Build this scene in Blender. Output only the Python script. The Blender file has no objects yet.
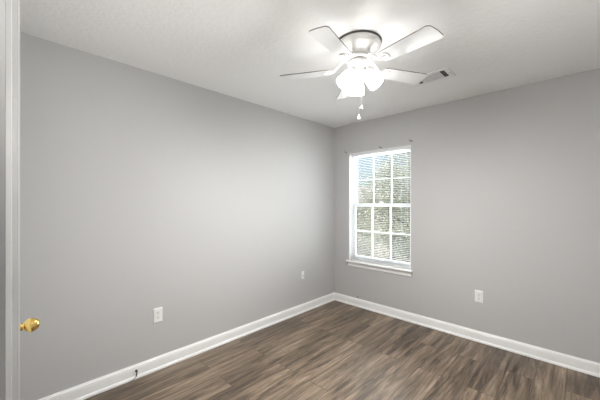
import bpy, bmesh, math, random
from mathutils import Vector, Matrix
random.seed(7)
PI = math.pi
S = bpy.context.scene
COL = S.collection
# ------------------------------------------------------------ camera, world, lights, exposure
RX, RY = Vector((.7181, .6959, 0)), Vector((-.6959, .7181, 0))       # camera right / forward on plan
CAMP = Vector((2.509, -3.292, 1.373))
cam = bpy.data.cameras.new('camera'); co = bpy.data.objects.new('camera', cam); COL.objects.link(co)
co.matrix_world = Matrix((( RX.x, 0, -RY.x, CAMP.x), (RX.y, 0, -RY.y, CAMP.y), (0, 1, 0, CAMP.z), (0, 0, 0, 1)))
cam.sensor_width = 36; cam.lens = 289 * 36 / 600; cam.shift_y = 3 / 600; cam.clip_start = .01
S.camera = co
CEIL = 2.44

w = bpy.data.worlds.new('sky'); S.world = w; w.use_nodes = True
nt = w.node_tree; nt.nodes.clear()
sk = nt.nodes.new('ShaderNodeTexSky'); sk.sky_type = 'NISHITA'; sk.sun_disc = False
sk.sun_elevation = math.radians(48); sk.sun_rotation = math.radians(200); sk.air_density = 1.0; sk.dust_density = 1.5
bg = nt.nodes.new('ShaderNodeBackground'); bg.inputs[1].default_value = 0.075
wo = nt.nodes.new('ShaderNodeOutputWorld')
nt.links.new(sk.outputs[0], bg.inputs[0]); nt.links.new(bg.outputs[0], wo.inputs[0])

def light(name, kind, loc, power, color=(1, 1, 1), size=.1, rot=(0, 0, 0), sizey=None):
    l = bpy.data.lights.new(name, kind); l.energy = power; l.color = color
    if kind == 'AREA':
        l.shape = 'RECTANGLE'; l.size = size; l.size_y = sizey or size
    elif kind == 'POINT': l.shadow_soft_size = size
    elif kind == 'SUN': l.angle = math.radians(1)
    o = bpy.data.objects.new(name, l); o.location = loc; o.rotation_euler = rot; COL.objects.link(o); return o
light('sun', 'SUN', (0, -5, 8), 3.1, (1, .95, .88), rot=(math.radians(42), 0, math.radians(-25)))
light('window_daylight', 'AREA', (.60, .55, 1.45), 70, (.95, .98, 1), size=1.3, sizey=1.7, rot=(-PI / 2, 0, 0))
light('hall_fill', 'AREA', (1.35, -4.0, 1.9), 9, (1, .98, .96), size=.8, sizey=.8, rot=(math.radians(95), 0, math.radians(-50)))  # unseen fill light added in the hall to brighten room and ceiling
light('photo_flash', 'AREA', (2.50, -3.20, 1.75), 5.0, (1, .985, .96), size=.5, sizey=.5, rot=(math.radians(128), 0, math.radians(44)))
LAMP_W = 56.0          # each fan bulb
SHADE_E = 3.5         # lit frosted glass
S.view_settings.view_transform = 'Standard'; S.view_settings.look = 'None'
S.view_settings.gamma = 1; S.view_settings.use_curve_mapping = False
S.view_settings.exposure = 0.63

# ------------------------------------------------------------ materials
def mat(name, col, rough=.5, metal=0, spec=.5, emit=0, bump=0, bscale=50, bdist=.002, detail=2, sheen=0):
    m = bpy.data.materials.new(name); m.use_nodes = True; n = m.node_tree
    p = n.nodes['Principled BSDF']
    p.inputs['Base Color'].default_value = (*col, 1); p.inputs['Roughness'].default_value = rough
    p.inputs['Metallic'].default_value = metal; p.inputs['Specular IOR Level'].default_value = spec
    if emit:
        p.inputs['Emission Color'].default_value = (1, .985, .96, 1); p.inputs['Emission Strength'].default_value = emit
    if bump:
        tc = n.nodes.new('ShaderNodeTexCoord'); nz = n.nodes.new('ShaderNodeTexNoise'); b = n.nodes.new('ShaderNodeBump')
        nz.inputs['Scale'].default_value = bscale; nz.inputs['Detail'].default_value = detail
        b.inputs['Strength'].default_value = bump; b.inputs['Distance'].default_value = bdist
        n.links.new(tc.outputs['Object'], nz.inputs['Vector']); n.links.new(nz.outputs['Fac'], b.inputs['Height'])
        n.links.new(b.outputs[0], p.inputs['Normal'])
    return m
def vary(m, c1, c2, scale, detail=3, stretch=(1, 1, 1)):
    n = m.node_tree; p = n.nodes['Principled BSDF']
    tc = n.nodes.new('ShaderNodeTexCoord'); mp = n.nodes.new('ShaderNodeMapping'); mp.inputs['Scale'].default_value = stretch
    nz = n.nodes.new('ShaderNodeTexNoise'); nz.inputs['Scale'].default_value = scale; nz.inputs['Detail'].default_value = detail
    r = n.nodes.new('ShaderNodeValToRGB'); r.color_ramp.elements[0].position = .35; r.color_ramp.elements[1].position = .65
    r.color_ramp.elements[0].color = (*c1, 1); r.color_ramp.elements[1].color = (*c2, 1)
    n.links.new(tc.outputs['Object'], mp.inputs[0]); n.links.new(mp.outputs[0], nz.inputs['Vector'])
    n.links.new(nz.outputs['Fac'], r.inputs[0]); n.links.new(r.outputs[0], p.inputs['Base Color']); return m
M = {}
M['wall'] = mat('grey_wall_paint', (.505, .502, .497), .75, spec=.25, bump=.12, bscale=180, bdist=.001)
M['ceiling'] = mat('textured_ceiling', (.89, .885, .875), .9, spec=.1, bump=.55, bscale=42, bdist=.006, detail=6)
M['trim'] = vary(mat('white_trim_paint', (.8, .8, .79), .35), (.87, .87, .86), (.90, .90, .89), 6)
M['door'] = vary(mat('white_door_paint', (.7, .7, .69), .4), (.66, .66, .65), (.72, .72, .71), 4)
M['vinyl'] = vary(mat('white_window_vinyl', (.8, .8, .8), .35), (.80, .81, .81), (.84, .85, .85), 8)
M['plate'] = vary(mat('white_plastic_plate', (.8, .8, .78), .3), (.78, .78, .76), (.83, .83, .81), 30)
M['slot'] = mat('dark_slot', (.03, .03, .03), .6)
M['fan'] = vary(mat('white_fan_enamel', (.75, .75, .73), .3), (.74, .74, .72), (.78, .78, .76), 9)
M['blade'] = vary(mat('white_blade', (.85, .85, .84), .4), (.80, .80, .79), (.83, .83, .82), 5)
M['bladeedge'] = vary(mat('taupe_blade_edge', (.2, .18, .16), .5), (.17, .155, .14), (.24, .22, .2), 12)
M['gap'] = mat('painted_gap_shade', (.08, .08, .075), .7)  # dark colour painted in for the shade in the fan housing gaps
M['shade'] = mat('lit_frosted_glass', (.7, .7, .69), .4, emit=SHADE_E)
def frosted(m, t):
    n = m.node_tree; p = n.nodes['Principled BSDF']; mx = n.nodes.new('ShaderNodeMixShader'); tb = n.nodes.new('ShaderNodeBsdfTransparent')
    mx.inputs[0].default_value = t; n.links.new(p.outputs[0], mx.inputs[1]); n.links.new(tb.outputs[0], mx.inputs[2]); n.links.new(mx.outputs[0], n.nodes['Material Output'].inputs[0])
frosted(M['shade'], .11)
M['brass'] = vary(mat('polished_brass', (.85, .6, .2), .16, metal=1), (.80, .55, .16), (.90, .66, .24), 14)
M['dark'] = vary(mat('dark_cable_rubber', (.03, .03, .03), .5), (.02, .02, .02), (.05, .05, .05), 40)
M['hookmetal'] = vary(mat('tarnished_hook_metal', (.2, .18, .16), .4, metal=.6), (.16, .15, .14), (.26, .24, .22), 60)
M['chain'] = vary(mat('nickel_chain', (.6, .6, .58), .3, metal=.7), (.5, .5, .48), (.7, .7, .68), 90)
M['blind'] = vary(mat('white_blind_slats', (.8, .8, .8), .5), (.78, .79, .8), (.83, .84, .85), 12)
M['ventmetal'] = vary(mat('white_vent_enamel', (.8, .8, .79), .4), (.80, .80, .79), (.84, .84, .83), 20)
# glass
g = bpy.data.materials.new('window_glass'); g.use_nodes = True; n = g.node_tree; n.nodes.clear()
o_ = n.nodes.new('ShaderNodeOutputMaterial'); mx = n.nodes.new('ShaderNodeMixShader'); tr = n.nodes.new('ShaderNodeBsdfTransparent')
gl = n.nodes.new('ShaderNodeBsdfGlossy'); gl.inputs['Roughness'].default_value = .02
fr = n.nodes.new('ShaderNodeFresnel'); fr.inputs[0].default_value = 1.45
n.links.new(fr.outputs[0], mx.inputs[0]); n.links.new(tr.outputs[0], mx.inputs[1]); n.links.new(gl.outputs[0], mx.inputs[2]); n.links.new(mx.outputs[0], o_.inputs[0])
tr.inputs[0].default_value = (.93, .95, .94, 1); M['glass'] = g
# floor planks
def floor_mat():
    m = bpy.data.materials.new('vinyl_plank_floor'); m.use_nodes = True; n = m.node_tree; p = n.nodes['Principled BSDF']; L = n.links.new
    N = n.nodes.new
    tc = N('ShaderNodeTexCoord'); mp = N('ShaderNodeMapping'); mp.inputs['Rotation'].default_value = (0, 0, PI / 2); mp.inputs['Location'].default_value = (.35, .06, 0)
    L(tc.outputs['Object'], mp.inputs[0])
    br = N('ShaderNodeTexBrick'); br.inputs['Color1'].default_value = (0, 0, 0, 1); br.inputs['Color2'].default_value = (1, 1, 1, 1); br.inputs['Mortar'].default_value = (0, 0, 0, 1)
    br.inputs['Scale'].default_value = 1; br.inputs['Mortar Size'].default_value = .0018; br.inputs['Mortar Smooth'].default_value = .3
    br.inputs['Brick Width'].default_value = 1.22; br.inputs['Row Height'].default_value = .178; br.offset = .37; br.offset_frequency = 2
    L(mp.outputs[0], br.inputs['Vector'])
    sep = N('ShaderNodeSeparateColor'); L(br.outputs['Color'], sep.inputs[0])
    # shift the grain by plank
    mul = N('ShaderNodeVectorMath'); mul.operation = 'MULTIPLY_ADD'; mul.inputs[1].default_value = (37, 23, 11)
    cmb = N('ShaderNodeCombineXYZ'); [L(sep.outputs[0], cmb.inputs[i]) for i in range(3)]
    L(cmb.outputs[0], mul.inputs[0]); L(tc.outputs['Object'], mul.inputs[2])
    def grain(sc, st, det, dist, rough=.6):
        a = N('ShaderNodeMapping'); a.inputs['Scale'].default_value = st; L(mul.outputs[0], a.inputs[0])
        z = N('ShaderNodeTexNoise'); z.inputs['Scale'].default_value = sc; z.inputs['Detail'].default_value = det; z.inputs['Distortion'].default_value = dist; z.inputs['Roughness'].default_value = rough
        L(a.outputs[0], z.inputs['Vector']); return z
    g1 = grain(1.0, (15, 1.2, 1), 8, .7, .68); g2 = grain(1.0, (85, 5.0, 1), 5, .4, .75)
    r = N('ShaderNodeValToRGB'); L(g1.outputs['Fac'], r.inputs[0])
    e = r.color_ramp.elements; e[0].position = .36; e[0].color = (.045, .031, .021, 1); e[1].position = .70; e[1].color = (.30, .232, .168, 1)
    x = e.new(.5); x.color = (.145, .106, .073, 1)
    mr = N('ShaderNodeMapRange'); mr.inputs[3].default_value = .92; mr.inputs[4].default_value = 1.25; L(sep.outputs[0], mr.inputs[0])
    mr2 = N('ShaderNodeMapRange'); mr2.inputs[1].default_value = .3; mr2.inputs[2].default_value = .7; mr2.inputs[3].default_value = .62; mr2.inputs[4].default_value = 1.35; L(g2.outputs['Fac'], mr2.inputs[0])
    mm = N('ShaderNodeMath'); mm.operation = 'MULTIPLY'; L(mr.outputs[0], mm.inputs[0]); L(mr2.outputs[0], mm.inputs[1])
    hs = N('ShaderNodeHueSaturation'); L(r.outputs[0], hs.inputs['Color']); L(mm.outputs[0], hs.inputs['Value'])
    mxx = N('ShaderNodeMix'); mxx.data_type = 'RGBA'; L(br.outputs['Fac'], mxx.inputs[0]); L(hs.outputs[0], mxx.inputs[6]); mxx.inputs[7].default_value = (.035, .026, .02, 1)
    L(mxx.outputs[2], p.inputs['Base Color'])
    p.inputs['Roughness'].default_value = .42; p.inputs['Specular IOR Level'].default_value = .5
    b = N('ShaderNodeBump'); b.inputs['Strength'].default_value = .15; b.inputs['Distance'].default_value = .001; L(g2.outputs['Fac'], b.inputs['Height']); L(b.outputs[0], p.inputs['Normal'])
    return m
M['floor'] = floor_mat()

# ------------------------------------------------------------ mesh helpers
def obj(name, bm, m, parent=None, smooth=False, bevel=0):
    me = bpy.data.meshes.new(name); bmesh.ops.recalc_face_normals(bm, faces=bm.faces[:])
    bm.to_mesh(me); bm.free()
    for x in (m if isinstance(m, (list, tuple)) else [m]): me.materials.append(x)
    if smooth: me.polygons.foreach_set('use_smooth', [True] * len(me.polygons))
    o = bpy.data.objects.new(name, me); COL.objects.link(o)
    if bevel:
        b = o.modifiers.new('bevel', 'BEVEL'); b.width = bevel; b.segments = 2; b.limit_method = 'ANGLE'
    if smooth == 'auto':
        for e_ in me.edges: pass
    if parent:
        o.parent = parent
        o.matrix_parent_inverse = Matrix.Translation(-parent.location)
    return o
def tag(o, label=None, cat=None, group=None, kind=None):
    for k, v in (('label', label), ('category', cat), ('group', group), ('kind', kind)):
        if v: o[k] = v
    return o
def empty(name, loc, label, cat, group=None, kind=None):
    o = bpy.data.objects.new(name, None); o.empty_display_size = .1; o.location = loc; COL.objects.link(o)
    return tag(o, label, cat, group, kind)
def struct(name, bm, m, label=None, **k):
    return tag(obj(name, bm, m, **k), label, None, None, 'structure')
def box(bm, a, b):
    vs = [bm.verts.new((x, y, z)) for x in (a[0], b[0]) for y in (a[1], b[1]) for z in (a[2], b[2])]
    for f in ((0, 1, 3, 2), (4, 6, 7, 5), (0, 4, 5, 1), (2, 3, 7, 6), (0, 2, 6, 4), (1, 5, 7, 3)): bm.faces.new([vs[i] for i in f])
    return vs
def boxes(*bb):
    bm = bmesh.new()
    for a, b in bb: box(bm, a, b)
    return bm
def frame_m(origin, axis, xref=None):
    z = Vector(axis).normalized(); x = Vector(xref) if xref else Vector((0, 0, 1)) if abs(z.z) < .9 else Vector((1, 0, 0))
    x = (x - z * x.dot(z)).normalized(); y = z.cross(x)
    m = Matrix((x, y, z)).transposed().to_4x4(); m.translation = Vector(origin); return m
def lathe(bm, prof, n=40, mx=Matrix(), mats=None):
    rings = []
    for r, z in prof:
        if r < 1e-6: rings.append([bm.verts.new(mx @ Vector((0, 0, z)))])
        else: rings.append([bm.verts.new(mx @ Vector((r * math.cos(2 * PI * i / n), r * math.sin(2 * PI * i / n), z))) for i in range(n)])
    for k in range(len(rings) - 1):
        a, b = rings[k], rings[k + 1]
        for i in range(n):
            j = (i + 1) % n
            if len(a) == 1 and len(b) == 1: continue
            if len(a) == 1: f = bm.faces.new((a[0], b[j], b[i]))
            elif len(b) == 1: f = bm.faces.new((a[i], a[j], b[0]))
            else: f = bm.faces.new((a[i], a[j], b[j], b[i]))
            if mats: f.material_index = mats[k]
    return bm
def tube(bm, pts, r, n=10, flat=1.0):
    pts = [Vector(p) for p in pts]; rr = r if isinstance(r, (list, tuple)) else [r] * len(pts); rings = []
    for i, p in enumerate(pts):
        t = (pts[min(i + 1, len(pts) - 1)] - pts[max(i - 1, 0)]).normalized()
        m = frame_m(p, t); rings.append([bm.verts.new(m @ Vector((rr[i] * flat * math.cos(2 * PI * k / n), rr[i] * math.sin(2 * PI * k / n), 0))) for k in range(n)])
    for a, b in zip(rings, rings[1:]):
        for i in range(n): bm.faces.new((a[i], a[(i + 1) % n], b[(i + 1) % n], b[i]))
    bm.faces.new(rings[0]); bm.faces.new(rings[-1]); return bm
def prism(bm, pts2, lo, hi, fn):
    """pts2 outline, extruded lo..hi through fn(u, v, w) -> xyz"""
    a = [bm.verts.new(fn(u, v, lo)) for u, v in pts2]; b = [bm.verts.new(fn(u, v, hi)) for u, v in pts2]
    f0 = bm.faces.new(a); f1 = bm.faces.new(b[::-1]); s = []
    for i in range(len(a)): s.append(bm.faces.new((a[i], b[i], b[(i + 1) % len(a)], a[(i + 1) % len(a)])))
    return f0, f1, s

# ------------------------------------------------------------ room shell
W, Ln, HT = 2.95, 3.288, .12          # room width, length, wall thickness
YH = -4.7                             # hall end
WX0, WX1, WZ0, WZ1 = .25, 1.105, .60, 2.045
struct('floor', boxes(((-HT, YH - HT, -.1), (W + HT, .16, 0))), M['floor'], 'brown grey wood plank floor')
struct('ceiling', boxes(((-HT, YH - HT, CEIL), (W + HT, .16, CEIL + .1))), M['ceiling'], 'white textured ceiling')
struct('wall_left', boxes(((-HT, YH, 0), (0, .16, CEIL))), M['wall'], 'plain grey wall left of the corner')
struct('wall_window', boxes(((0, 0, 0), (WX0, .16, CEIL)), ((WX1, 0, 0), (W, .16, CEIL)), ((WX0, 0, 0), (WX1, .16, WZ0 - .022)), ((WX0, 0, WZ1), (WX1, .16, CEIL))), M['wall'], 'grey wall holding the window')
struct('wall_right', boxes(((W, YH, 0), (W + HT, .16, CEIL))), M['wall'])
struct('wall_door', boxes(((0, -Ln - HT, 0), (1.85, -Ln, CEIL)), ((2.76, -Ln - HT, 0), (W, -Ln, CEIL)), ((1.85, -Ln - HT, 2.06), (2.76, -Ln, CEIL))), M['wall'], 'end of grey wall beside the doorway')
struct('wall_hall', boxes(((-HT, YH - HT, 0), (W + HT, YH, CEIL))), M['wall'])

# baseboards with a moulded profile and shoe
BP = [(0, 0), (.022, 0), (.022, .010), (.018, .019), (.0135, .022), (.0135, .078), (.0115, .084), (.0125, .090), (.008, .097), (.006, .105), (0, .105)]
bm = bmesh.new(); prism(bm, BP, -Ln, 0, lambda u, v, w: (u, w, v)); struct('baseboard_left', bm, M['trim'], 'white moulded baseboard along left wall')
bm = bmesh.new(); prism(bm, BP, .0, W, lambda u, v, w: (w, -u, v)); struct('baseboard_window', bm, M['trim'], 'white moulded baseboard under the window')
bm = bmesh.new(); prism(bm, BP, -Ln, -.022, lambda u, v, w: (W - u, w, v)); struct('baseboard_right', bm, M['trim'])

# ------------------------------------------------------------ window
win = empty('window_1', (.678, 0, WZ0), 'white double hung window with grid panes and blinds', None, kind='structure')
X0, X1 = WX0, WX1
# jamb liner
obj('window_jamb', boxes(((X0, .001, WZ0), (X0 + .008, .15, WZ1 - .012)), ((X1 - .008, .001, WZ0), (X1, .15, WZ1 - .012)), ((X0, .001, WZ1 - .012), (X1, .15, WZ1))), M['vinyl'], win)
Y0, Y1 = .075, .15
obj('window_frame', boxes(((X0 + .008, Y0, WZ0), (X0 + .02, Y1, WZ1 - .012)), ((X1 - .02, Y0, WZ0), (X1 - .008, Y1, WZ1 - .012)), ((X0 + .02, Y0, WZ1 - .022), (X1 - .02, Y1, WZ1 - .012)), ((X0 + .02, Y0, WZ0), (X1 - .02, Y1, WZ0 + .022))), M['vinyl'], win, bevel=.003)
def sash(name, ya, yb, za, zb, rail_lo, rail_hi):
    xa, xb = X0 + .02, X1 - .02; st = .026
    s = obj(name, boxes(((xa, ya, za), (xa + st, yb, zb)), ((xb - st, ya, za), (xb, yb, zb)), ((xa + st, ya, za), (xb - st, yb, za + rail_lo)), ((xa + st, ya, zb - rail_hi), (xb - st, yb, zb))), M['vinyl'], win, bevel=.003)
    gx0, gx1, gz0, gz1 = xa + st, xb - st, za + rail_lo, zb - rail_hi; ym = (ya + yb) / 2
    mb = bmesh.new(); mw = .0045 if name == 'upper_sash' else .008
    for k in (1, 2):
        x = gx0 + (gx1 - gx0) * k / 3; box(mb, (x - mw, ym - .01, gz0), (x + mw, ym + .01, gz1))
    z = (gz0 + gz1) / 2
    for k in range(3):
        xa_ = gx0 + (gx1 - gx0) * k / 3 + (mw if k else 0); xb_ = gx0 + (gx1 - gx0) * (k + 1) / 3 - (mw if k < 2 else 0)
        box(mb, (xa_, ym - .01, z - mw), (xb_, ym + .01, z + mw))
    obj('muntin_grid', mb, M['vinyl'], s)
    obj('glass_pane', boxes(((gx0, ym - .002, gz0), (gx1, ym + .002, gz1))), M['glass'], s)
ZM = 1.342
sash('upper_sash', .113, .143, ZM - .02, WZ1 - .022, .042, .020)
sash('lower_sash', .080, .110, WZ0 + .022, ZM + .028, .036, .046)
obj('sash_lock', boxes(((.655, .076, ZM + .028), (.70, .10, ZM + .04)), ((.668, .072, ZM + .04), (.70, .082, ZM + .05))), M['vinyl'], win, bevel=.002)
bm = bmesh.new()
prism(bm, [(-.045, -.011), (-.041, -.003), (-.034, 0), (.075, 0), (.075, -.022), (-.034, -.022), (-.041, -.019)], X0 - .035, X1 + .035, lambda u, v, w: (w, u if abs(u) > 0 else u, WZ0 + v))
# cut the ears where the stool runs into the wall: only the part in front of the wall is wider
bm.free(); bm = bmesh.new()
prism(bm, [(-.048, -.011), (-.044, -.003), (-.036, 0), (0, 0), (0, -.022), (-.036, -.022), (-.044, -.019)], X0 - .022, X1 + .022, lambda u, v, w: (w, u, WZ0 + v))
box(bm, (X0, 0, WZ0 - .022), (X1, .15, WZ0))
obj('window_sill', bm, M['trim'], win)
bm = bmesh.new()
prism(bm, [(0, 0), (-.020, 0), (-.020, -.012), (-.013, -.02), (-.013, -.05), (-.008, -.058), (0, -.058)], X0 - .008, X1 + .008, lambda u, v, w: (w, u, WZ0 - .022 + v))
obj('window_apron', bm, M['trim'], win)

# ------------------------------------------------------------ blind
bl = empty('window_blind', (.678, .04, WZ1 - .012), 'open white venetian blind hanging inside the window opening', 'blind')
bx0, bx1, by = X0 + .02, X1 - .02, .040
obj('headrail', boxes(((bx0, by - .014, WZ1 - .037), (bx1, by + .014, WZ1 - .0125))), M['blind'], bl, bevel=.002)
sm = bmesh.new(); zt, zb = WZ1 - .05, WZ0 + .03; ns = 64
for i in range(ns):
    z = zb + (zt - zb) * i / (ns - 1); th = math.radians(-3); hw = .0115
    prof = [(-hw, -.0), (-hw * .5, .0012), (0, .0017), (hw * .5, .0012), (hw, 0), (hw, -.0007), (0, .0009), (-hw, -.0007)]
    prism(sm, [(u * math.cos(th) - v * math.sin(th), u * math.sin(th) + v * math.cos(th)) for u, v in prof], bx0 + .004, bx1 - .004, lambda u, v, w_: (w_, by + u, z + v))
obj('slats', sm, M['blind'], bl)
obj('bottom_rail', boxes(((bx0 + .003, by - .012, WZ0 + .006), (bx1 - .003, by + .012, WZ0 + .02))), M['blind'], bl, bevel=.003)
for fx in (.14, .5, .86):
    x = bx0 + (bx1 - bx0) * fx; t = bmesh.new()
    tube(t, [(x, by - .0135, WZ0 + .015), (x, by - .0135, WZ1 - .036)], .0007, 5); tube(t, [(x, by + .0135, WZ0 + .015), (x, by + .0135, WZ1 - .036)], .0007, 5)
    obj('ladder_cord', t, M['blind'], bl)
t = bmesh.new(); tube(t, [(1.04, by - .018, WZ1 - .03), (1.04, by - .024, WZ1 - .05), (1.04, by - .024, 1.55)], .003, 8)
obj('tilt_wand', t, M['chain'], bl)
t = bmesh.new(); tube(t, [(1.055, by - .018, WZ1 - .03), (1.055, by - .02, 1.13)], .0011, 6); obj('lift_cord', t, M['blind'], bl)
t = bmesh.new(); lathe(t, [(0, 0), (.006, 0), (.008, -.01), (.005, -.035), (0, -.036)], 12, Matrix.Translation((1.055, by - .02, 1.13))); obj('cord_tassel', t, M['hookmetal'], bl)

# curtain hooks around the window head
def hook(loc, label, d):
    e = empty('curtain_hook', loc, label, 'hook', 'curtain hooks above the window'); x, y, z = loc
    t = bmesh.new(); lathe(t, [(0, .0), (.010, 0), (.010, .003), (.006, .006), (0, .006)], 14, frame_m((x, 0, z), (0, -1, 0))); obj('hook_plate', t, M['hookmetal'], e)
    t = bmesh.new(); tube(t, [(x, -.004, z), (x, -.025, z - .002), (x + d * .004, -.04, z - .004), (x + d * .006, -.046, z + .006), (x + d * .006, -.045, z + .016)], .0035, 8); obj('hook_arm', t, M['hookmetal'], e)
hook((.205, 0, 2.066), 'small dark curtain hook at left end above the window', 1)
hook((.726, 0, 2.063), 'small dark curtain hook above the middle of the window', 1)
hook((1.112, 0, 2.088), 'small dark curtain hook above right end of the window', -1)
t = bmesh.new(); tube(t, [(.222, -.012, 2.058), (.25, -.014, 2.054), (.30, -.012, 2.056)], .0035, 8)
tag(obj('curtain_rod_piece', t, M['chain']), 'short thin metal rod piece lying over the left window corner', 'rod')

# ------------------------------------------------------------ outlets
def outlet(origin, nrm, label, slots='duplex', h=.118, wd=.071):
    nrm = Vector(nrm); m = frame_m(origin, nrm, (0, 0, 1))       # local x up, z out of the wall
    e = empty('wall_outlet' if slots == 'duplex' else 'cable_plate', origin, label, 'outlet' if slots == 'duplex' else 'wall plate', 'wall plates')
    t = bmesh.new(); a, b = h / 2, wd / 2
    lo = [bm_v for bm_v in ((-a, -b), (a, -b), (a, b), (-a, b))]
    r0 = [t.verts.new(m @ Vector((x, y, 0))) for x, y in lo]; r1 = [t.verts.new(m @ Vector((x, y, .003))) for x, y in lo]; r2 = [t.verts.new(m @ Vector((x * .93, y * .9, .0065))) for x, y in lo]
    for p, q in ((r0, r1), (r1, r2)):
        for i in range(4): t.faces.new((p[i], p[(i + 1) % 4], q[(i + 1) % 4], q[i]))
    t.faces.new(r2); t.faces.new(r0[::-1]); obj('cover_plate', t, M['plate'], e)
    if slots == 'duplex':
        for s in (-1, 1):
            t = bmesh.new(); c = s * .0195
            pts = [(c + .0135 * math.cos(q) , .0165 * math.sin(q)) for q in [2 * PI * k / 20 for k in range(20)]]
            prism(t, pts, .0062, .0085, lambda u, v, w_: m @ Vector((u, v, w_)))
            rc = obj('receptacle', t, M['plate'], e)
            t = bmesh.new()
            for v0 in (-.0065, .0065): prism(t, [(c + .001, v0 - .0012), (c + .009, v0 - .0012), (c + .009, v0 + .0012), (c + .001, v0 + .0012)], .0086, .0089, lambda u, v, w_: m @ Vector((u, v, w_)))
            prism(t, [(c - .006 + .0028 * math.cos(q), .0028 * math.sin(q)) for q in [2 * PI * k / 12 for k in range(12)]], .0086, .0089, lambda u, v, w_: m @ Vector((u, v, w_)))
            obj('slot', t, M['slot'], rc)
        t = bmesh.new(); lathe(t, [(0, .0085), (.003, .008), (.003, .006), (0, .006)], 12, m); obj('screw', t, M['chain'], e)
    else:
        t = bmesh.new(); lathe(t, [(.0075, .006), (.0075, .010), (.0045, .010), (.0045, .018), (0, .018)], 12, m); obj('coax_jack', t, M['chain'], e)
        for s in (-1, 1):
            t = bmesh.new(); lathe(t, [(0, .0085), (.003, .008), (.003, .006), (0, .006)], 12, m @ Matrix.Translation((s * .034, 0, 0))); obj('screw', t, M['plate'], e)
outlet((0, -2.393, .446), (1, 0, 0), 'white duplex outlet on the left wall nearest the door knob')
outlet((0, -.658, .462), (1, 0, 0), 'small white wall plate on left wall close to the corner', 'coax', .092, .052)
outlet((1.789, 0, .446), (0, -1, 0), 'white duplex outlet on the window wall right of the window')

# cable stub out of the baseboard, and small stub by the window wall baseboard
e = empty('cable_stub', (.0135, -2.565, .05), 'small dark cable stub poking out of left baseboard', 'cable')
t = bmesh.new(); tube(t, [(.0135, -2.560, .060), (.022, -2.558, .061), (.033, -2.560, .055), (.036, -2.562, .040), (.036, -2.566, .026)], [.004, .0045, .0045, .0045, .004], 10); obj('cable', t, M['dark'], e)
t = bmesh.new(); lathe(t, [(0, 0), (.009, 0), (.009, .006), (.006, .008), (.006, .016), (0, .016)], 12, frame_m((.0136, -2.560, .060), (1, .1, .1))); obj('connector', t, M['dark'], e)
t = bmesh.new(); tube(t, [(.036, -2.566, .028), (.034, -2.58, .012), (.036, -2.605, .0035), (.040, -2.62, .003)], .0016, 8); obj('wire_end', t, M['dark'], e)
t = bmesh.new(); lathe(t, [(0, 0), (.008, 0), (.008, .004), (.005, .006), (.004, .016), (0, .017)], 12, frame_m((.386, 0, .124), (0, -1, 0)))
tag(obj('cable_nub', t, M['dark']), 'tiny dark nub on window wall just above the baseboard', 'cable')

# ------------------------------------------------------------ door leaf seen edge on, with brass knob
DX0, DX1, DY0, DY1, DZ0, DZ1 = .38, 1.188, -3.2835, -3.2505, .012, 2.062
dr = empty('door_1', (DX0, DY0, 0), 'white door seen edge on at far left with brass knob', None, kind='structure')
t = bmesh.new()
xa = DX1
pts = [(DX0, DY0), (xa, DY0), (xa, DY0 + .013), (xa - .003, DY0 + .015), (xa - .003, DY1 - .006), (xa, DY1 - .004), (xa, DY1), (DX0, DY1)]
prism(t, pts, DZ0, DZ1, lambda u, v, w_: (u, v, w_))
leaf = obj('door_leaf', t, M['door'], dr)
for za, zb in ((.15, .62), (.82, 1.50), (1.66, 1.92)):       # raised panels on the room face
    for xa_, xb_ in ((DX0 + .11, DX0 + .37), (DX0 + .44, DX0 + .70)):
        t = bmesh.new(); f = [(xa_, za), (xb_, za), (xb_, zb), (xa_, zb)]; c = ((xa_ + xb_) / 2, (za + zb) / 2)
        a = [t.verts.new((x, DY1, z)) for x, z in f]; b = [t.verts.new((x + (.02 if x < c[0] else -.02), DY1 + .0015, z + (.02 if z < c[1] else -.02))) for x, z in f]
        for i in range(4): t.faces.new((a[i], a[(i + 1) % 4], b[(i + 1) % 4], b[i]))
        t.faces.new(b); t.faces.new(a[::-1]); obj('door_panel', t, M['door'], leaf)
KX, KZ = 1.128, .946
kn = obj('door_knob', lathe(bmesh.new(), [(.0, .0), (.011, .0), (.0095, .008), (.0092, .012), (.0135, .0125), (.0175, .017), (.0215, .022), (.0240, .0285), (.0238, .034), (.0215, .041), (.0165, .048), (.009, .0525), (0, .054)], 32, frame_m((KX, DY1, KZ), (0, 1, 0))), M['brass'], dr, smooth=True)
obj('rose', lathe(bmesh.new(), [(0, 0), (.014, 0), (.0135, .005), (.012, .0075), (.0, .0075)], 32, frame_m((KX, DY1, KZ), (0, 1, 0))), M['brass'], kn, smooth=True)
for z in (.25, 1.0, 1.8):
    t = bmesh.new(); tube(t, [(DX0 - .006, DY1 - .004, z - .045), (DX0 - .006, DY1 - .004, z + .045)], .006, 10); obj('hinge', t, M['brass'], dr)

# ------------------------------------------------------------ ceiling vent
VX0, VX1, VY0, VY1 = 1.445, 1.765, -.873, -.655
vt = empty('ceiling_vent', ((VX0 + VX1) / 2, (VY0 + VY1) / 2, CEIL), 'white ceiling air register behind right fan blade', 'vent')
fz0, fz1 = CEIL - .008, CEIL - .0005; bw = .038
t = boxes(((VX0, VY0, fz0), (VX1, VY0 + bw, fz1)), ((VX0, VY1 - bw, fz0), (VX1, VY1, fz1)), ((VX0, VY0 + bw, fz0), (VX0 + bw, VY1 - bw, fz1)), ((VX1 - bw, VY0 + bw, fz0), (VX1, VY1 - bw, fz1)))
obj('frame', t, M['ventmetal'], vt, bevel=.003)
obj('duct_opening', boxes(((VX0 + bw, VY0 + bw, CEIL - .0035), (VX1 - bw, VY1 - bw, CEIL - .0006))), M['slot'], vt)
t = bmesh.new(); sx0, sx1 = VX0 + bw + .038, VX1 - bw - .038; nsl = 9
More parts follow.
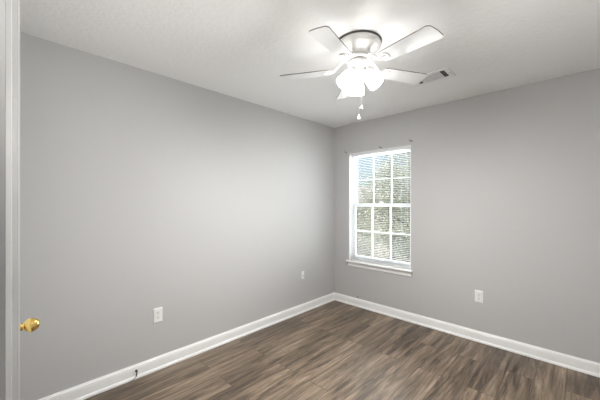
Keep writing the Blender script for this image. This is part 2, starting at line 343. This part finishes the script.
for i in range(nsl):
    y = VY0 + bw + .004 + (VY1 - VY0 - 2 * bw - .008) * i / (nsl - 1)
    prism(t, [(y - .0105, CEIL - .009), (y + .0105, CEIL - .0055), (y + .0105, CEIL - .0045), (y - .0105, CEIL - .008)], sx0, sx1, lambda u, v, w_: (w_, u, v))
obj('louver_bank', t, M['ventmetal'], vt)
for sx in (sx0, sx1):
    t = bmesh.new(); box(t, (sx - .002, VY0 + bw, CEIL - .0075), (sx + .002, VY1 - bw, CEIL - .0036))
    obj('end_louver', t, M['ventmetal'], vt)
t = boxes(((VX1 - .016, -.772, CEIL - .016), (VX1 - .008, -.768, CEIL - .008))); obj('damper_lever', t, M['ventmetal'], vt)

# ------------------------------------------------------------ ceiling fan
FC = CAMP + RX * .390 + RY * 1.93; FX, FY = FC.x, FC.y
def fp(ang, r, z):                         # polar about the fan axis, angle from camera right towards camera forward
    a = math.radians(ang); d = RX * math.cos(a) + RY * math.sin(a); return Vector((FX, FY, z)) + d * r
fan = empty('ceiling_fan', (FX, FY, CEIL), 'white five blade ceiling fan with three lit glass shades', 'ceiling fan')
Tm = Matrix.Translation((FX, FY, 0))
hb = lathe(bmesh.new(), [(0, 2.4395), (.150, 2.4395), (.150, 2.432), (.143, 2.430), (.143, 2.424), (.147, 2.420), (.147, 2.410), (.139, 2.406), (.137, 2.398), (.128, 2.392), (.120, 2.384), (.104, 2.374), (.090, 2.362), (.082, 2.352), (.080, 2.345), (0, 2.345)], 56, Tm,
    mats=[1, 1, 1] + [0] * 12)
obj('motor_housing', hb, [M['fan'], M['gap']], fan, smooth=True)
obj('rotor', lathe(bmesh.new(), [(0, 2.345), (.060, 2.345), (.060, 2.339), (.083, 2.337), (.086, 2.330), (.083, 2.322), (.060, 2.320), (0, 2.320)], 48, Tm), M['fan'], fan, smooth=True)
sh = lathe(bmesh.new(), [(0, 2.320), (.056, 2.320), (.056, 2.313), (.068, 2.312), (.071, 2.306), (.070, 2.296), (.064, 2.282), (.056, 2.270), (.052, 2.262), (.040, 2.252), (.034, 2.240), (.024, 2.230), (.012, 2.224), (0, 2.222)], 44, Tm, mats=[1] * 2 + [0] * 11)
obj('switch_housing', sh, [M['fan'], M['gap']], fan, smooth=True)
ZB, PITCH, BASE = 2.272, math.radians(9), -52.6
for k in range(5):
    ang = BASE + 72 * k; a = math.radians(ang)
    u = RX * math.cos(a) + RY * math.sin(a); v0 = -RX * math.sin(a) + RY * math.cos(a)      # v0: counter-clockwise side
    v = v0 * math.cos(PITCH) - Vector((0, 0, 1)) * math.sin(PITCH); nn = u.cross(v).normalized()
    org = Vector((FX, FY, ZB))
    fn = lambda r, s, w_: org + u * r + v * s + nn * w_
    r0, R = .175, .542
    half = lambda r: .050 + .019 * (r - r0) / (R - r0)
    out = []
    for q in range(0, 9):                                   # rounded root
        th = PI / 2 + PI * q / 8; out.append((r0 + .022 + .022 * math.cos(th), .048 * math.sin(th)))
    for q in range(1, 8):                                   # towards the tip, ccw=-; tip corners rounded
        r = r0 + .022 + (R - .05 - r0 - .022) * q / 7; out.append((r, -half(r)))
    for q in range(1, 7):
        th = -PI / 2 + (PI / 2) * q / 6; out.append((R - .05 + .038 * math.cos(th), -half(R) + .03 + .03 * math.sin(th)))
    out.append((R - .004, 0))
    for q in range(0, 7):
        th = (PI / 2) * q / 6; out.append((R - .024 + .022 * math.cos(th), half(R) - .022 + .022 * math.sin(th)))
    for q in range(6, -1, -1):
        r = r0 + .022 + (R - .05 - r0 - .022) * q / 7; out.append((r, half(r)))
    out = out[:-1]
    bm = bmesh.new(); f0, f1, ss = prism(bm, out, -.003, .003, fn)
    for f in ss: f.material_index = 1
    f_top = f1; f_top.material_index = 0
    bd = obj('fan_blade', bm, [M['blade'], M['bladeedge']], fan)
    bm = bmesh.new()                                        # blade iron: arm, crescent and three screws
    z0 = 2.330
    arm = [org + u * .075 + Vector((0, 0, z0 - ZB)), org + u * .105 + Vector((0, 0, z0 - ZB - .004)), org + u * .135 + Vector((0, 0, .028)), org + u * .160 + Vector((0, 0, .002)), fn(.185, 0, -.008), fn(.215, 0, -.007)]
    tube(bm, arm, [.013, .012, .011, .012, .014, .010], 10, flat=.45)
    ro, cc = .033, .205
    cres = [(cc + ro * math.cos(t_), (ro + .004) * math.sin(t_)) for t_ in [math.radians(-125 + 250 * q / 20) for q in range(21)]]
    ring_in = [(cc + (ro - .008) * math.cos(t_), (ro - .004) * math.sin(t_)) for t_ in [math.radians(125 - 250 * q / 20) for q in range(21)]]
    prism(bm, cres + ring_in, -.0085, -.0032, fn)
    for (r_, s_) in ((.19, 0), (.215, .0), (.236, 0)): lathe(bm, [(0, .010), (.004, .009), (.0045, .003), (0, .003)], 10, frame_m(fn(r_, s_, 0), -nn))
    obj('blade_iron', bm, M['fan'], fan)
# light kit
for k, ang in enumerate((-31, 86, 211)):
    tilt = math.radians(30 if k == 1 else 39); a = math.radians(ang)
    d = RX * math.cos(a) + RY * math.sin(a); ax = (d * math.sin(tilt) - Vector((0, 0, 1)) * math.cos(tilt)).normalized()
    neck = Vector((FX, FY, 2.243)) + d * .045
    bm = bmesh.new(); tube(bm, [Vector((FX, FY, 2.262)) + d * .030, neck - ax * .012, neck + ax * .008], .011, 12)
    lathe(bm, [(0, -.004), (.018, -.004), (.024, .004), (.025, .014), (0, .014)], 24, frame_m(neck, ax)); obj('lamp_arm', bm, M['fan'], fan, smooth=True)
    prof = [(.020, .006), (.024, .012), (.034, .026), (.042, .046), (.047, .070), (.0505, .095), (.0535, .120), (.054, .124), (.052, .124), (.0485, .095), (.045, .070), (.040, .046), (.032, .027), (.022, .014), (0, .010)]
    obj('lamp_shade', lathe(bmesh.new(), prof, 36, frame_m(neck, ax)), M['shade'], fan, smooth=True)
    light('fan_bulb', 'POINT', neck + ax * .087, LAMP_W, (1, .988, .975), size=.03).parent = None
def pull(off, ang, ztop, zfob, prof, lab):
    p = fp(ang, off, 0); t = bmesh.new(); z = ztop
    c = Vector((p.x, p.y, 0)); e_ = obj('pull_chain', tube(bmesh.new(), [c + Vector((0, 0, ztop)), c + Vector((0, 0, zfob))], .0011, 6), M['chain'], fan)
    bm = bmesh.new(); zz = ztop
    obj('chain_fob', lathe(bm, prof, 16, Matrix.Translation((p.x, p.y, zfob))), M['fan'], e_, smooth=True)
pull(.030, -60, 2.243, 2.016, [(0, .003), (.003, 0), (.004, -.006), (.010, -.020), (.011, -.024), (.006, -.027), (0, -.027)], 'a')
pull(.027, -95, 2.243, 1.955, [(0, .003), (.003, 0), (.004, -.006), (.0085, -.018), (.009, -.028), (.006, -.038), (0, -.041)], 'b')

# ------------------------------------------------------------ outside the window
M['grass'] = vary(mat('lawn', (.1, .13, .06), .95), (.16, .17, .09), (.26, .25, .15), 1.2, 6)
M['bark'] = vary(mat('bark', (.1, .08, .06), .9), (.14, .12, .10), (.24, .21, .18), 5, 5, (1, 1, .2))
def leafmat(name, a, b):
    m = vary(mat(name, a, .6, spec=.3), a, b, 2.5, 4); return m
LM = [leafmat('olive_leaves', (.30, .33, .16), (.52, .53, .32)), leafmat('pale_leaves', (.46, .47, .32), (.66, .64, .48)), leafmat('dark_leaves', (.20, .23, .13), (.38, .39, .24))]
GZ = -2.9
struct('ground', boxes(((-40, .5, GZ - .2), (30, 60, GZ))), M['grass'], 'lawn outside below the window')
def siding(name, c1, c2, pitch):
    m = mat(name, c1, .7); n = m.node_tree; p = n.nodes['Principled BSDF']
    tc = n.nodes.new('ShaderNodeTexCoord'); wv = n.nodes.new('ShaderNodeTexWave'); wv.bands_direction = 'Z'; wv.wave_profile = 'SAW'; wv.inputs['Scale'].default_value = 1 / pitch / 2 * .5
    r = n.nodes.new('ShaderNodeValToRGB'); r.color_ramp.elements[0].color = (*c2, 1); r.color_ramp.elements[1].color = (*c1, 1); r.color_ramp.elements[1].position = .2
    n.links.new(tc.outputs['Object'], wv.inputs['Vector']); n.links.new(wv.outputs['Fac'], r.inputs[0]); n.links.new(r.outputs[0], p.inputs['Base Color']); return m
M['siding'] = siding('pinkish_beige_siding', (.55, .47, .43), (.34, .28, .26), .16)
M['shingle'] = vary(mat('grey_shingles', (.3, .28, .27), .9), (.34, .31, .30), (.48, .44, .42), 6, 6)
def house(x0, x1, y0, y1, ze, zr, label):
    h = empty('neighbour_house', ((x0 + x1) / 2, y0, GZ), label, 'house')
    obj('house_walls', boxes(((x0, y0, GZ), (x1, y1, ze))), M['siding'], h)
    ym = (y0 + y1) / 2; t = bmesh.new(); o = .3
    prism(t, [(y0 - o, ze), (ym, zr), (y1 + o, ze), (y1 + o, ze + .12), (ym, zr + .14), (y0 - o, ze + .12)], x0 - o, x1 + o, lambda u, v, w_: (w_, u, v)); obj('roof', t, M['shingle'], h)
    for xx in (x0 + 1.2, (x0 + x1) / 2 - .5, x1 - 2.2):
        wf = obj('house_window', boxes(((xx, y0 - .06, ze - 1.9), (xx + .08, y0, ze - .6)), ((xx + .92, y0 - .06, ze - 1.9), (xx + 1, y0, ze - .6)), ((xx + .08, y0 - .06, ze - .68), (xx + .92, y0, ze - .6)), ((xx + .08, y0 - .06, ze - 1.9), (xx + .92, y0, ze - 1.82))), M['vinyl'], h)
        obj('pane', boxes(((xx + .08, y0 - .03, ze - 1.82), (xx + .92, y0 - .01, ze - .68))), M['slot'], wf)
house(-17, -4.2, 16, 23, .9, 2.7, 'pinkish house with grey roof beyond the trees outside window')
def tree(x, y, h, cr, cz, m, n, label, leaf=.075):
    e = empty('garden_tree', (x, y, GZ), label, 'tree', 'trees outside the window')
    t = bmesh.new(); tube(t, [(x, y, GZ), (x + .06, y, GZ + h * .3), (x - .05, y + .04, GZ + h * .6), (x, y, GZ + h * .92)], [.13, .10, .07, .02], 8)
    for k in range(7):
        a = random.uniform(0, 2 * PI); z = GZ + h * random.uniform(.35, .75); L = cr * random.uniform(.6, .95)
        tube(t, [(x, y, z), (x + math.cos(a) * L * .5, y + math.sin(a) * L * .5, z + L * .35), (x + math.cos(a) * L, y + math.sin(a) * L, z + L * .55)], [.045, .028, .01], 6)
    obj('trunk', t, M['bark'], e)
    t = bmesh.new(); cl = []
    for k in range(34):
        while True:
            p = Vector([random.uniform(-1, 1) for _ in range(3)])
            if p.length < 1: break
        cl.append((Vector((x + p.x * cr * .8, y + p.y * cr * .8, cz + p.z * (GZ + h - cz) * .85)), cr * random.uniform(.22, .42)))
    for i in range(n):
        c, r_ = random.choice(cl); p = c + Vector([random.gauss(0, 1) for _ in range(3)]) * r_ * .55
        q = Matrix.Rotation(random.uniform(0, 2 * PI), 3, 'Z') @ Matrix.Rotation(random.uniform(-1, 1), 3, 'X'); s = leaf * random.uniform(.6, 1.3)
        vs = [t.verts.new(p + q @ Vector(c_) * s) for c_ in ((-.5, 0, 0), (0, -.32, .06), (.6, 0, 0), (0, .32, .06))]; t.faces.new(vs)
    obj('foliage', t, m, e)
tree(-1.55, 6.3, 6.7, 1.15, 1.4, LM[0], 9000, 'olive green tree seen through right window panes', .1)
tree(-4.1, 9.8, 7.0, 1.45, 1.5, LM[1], 9000, 'tall pale green tree seen through middle window panes', .12)
tree(-7.3, 11.5, 4.4, 1.5, -.2, LM[0], 6000, 'low olive tree seen through left window panes', .12)
tree(-3.5, 5.6, 3.4, .95, -.6, LM[1], 7000, 'short pale bushy tree seen through lower left panes', .08)
tree(-1.2, 3.4, 2.9, .85, -.9, LM[2], 6000, 'short dark bushy tree seen through lower right panes', .07)
tree(-5.6, 13.2, 7.6, 1.5, 1.6, LM[2], 7000, 'dark tall tree standing behind the tall pale tree', .12)
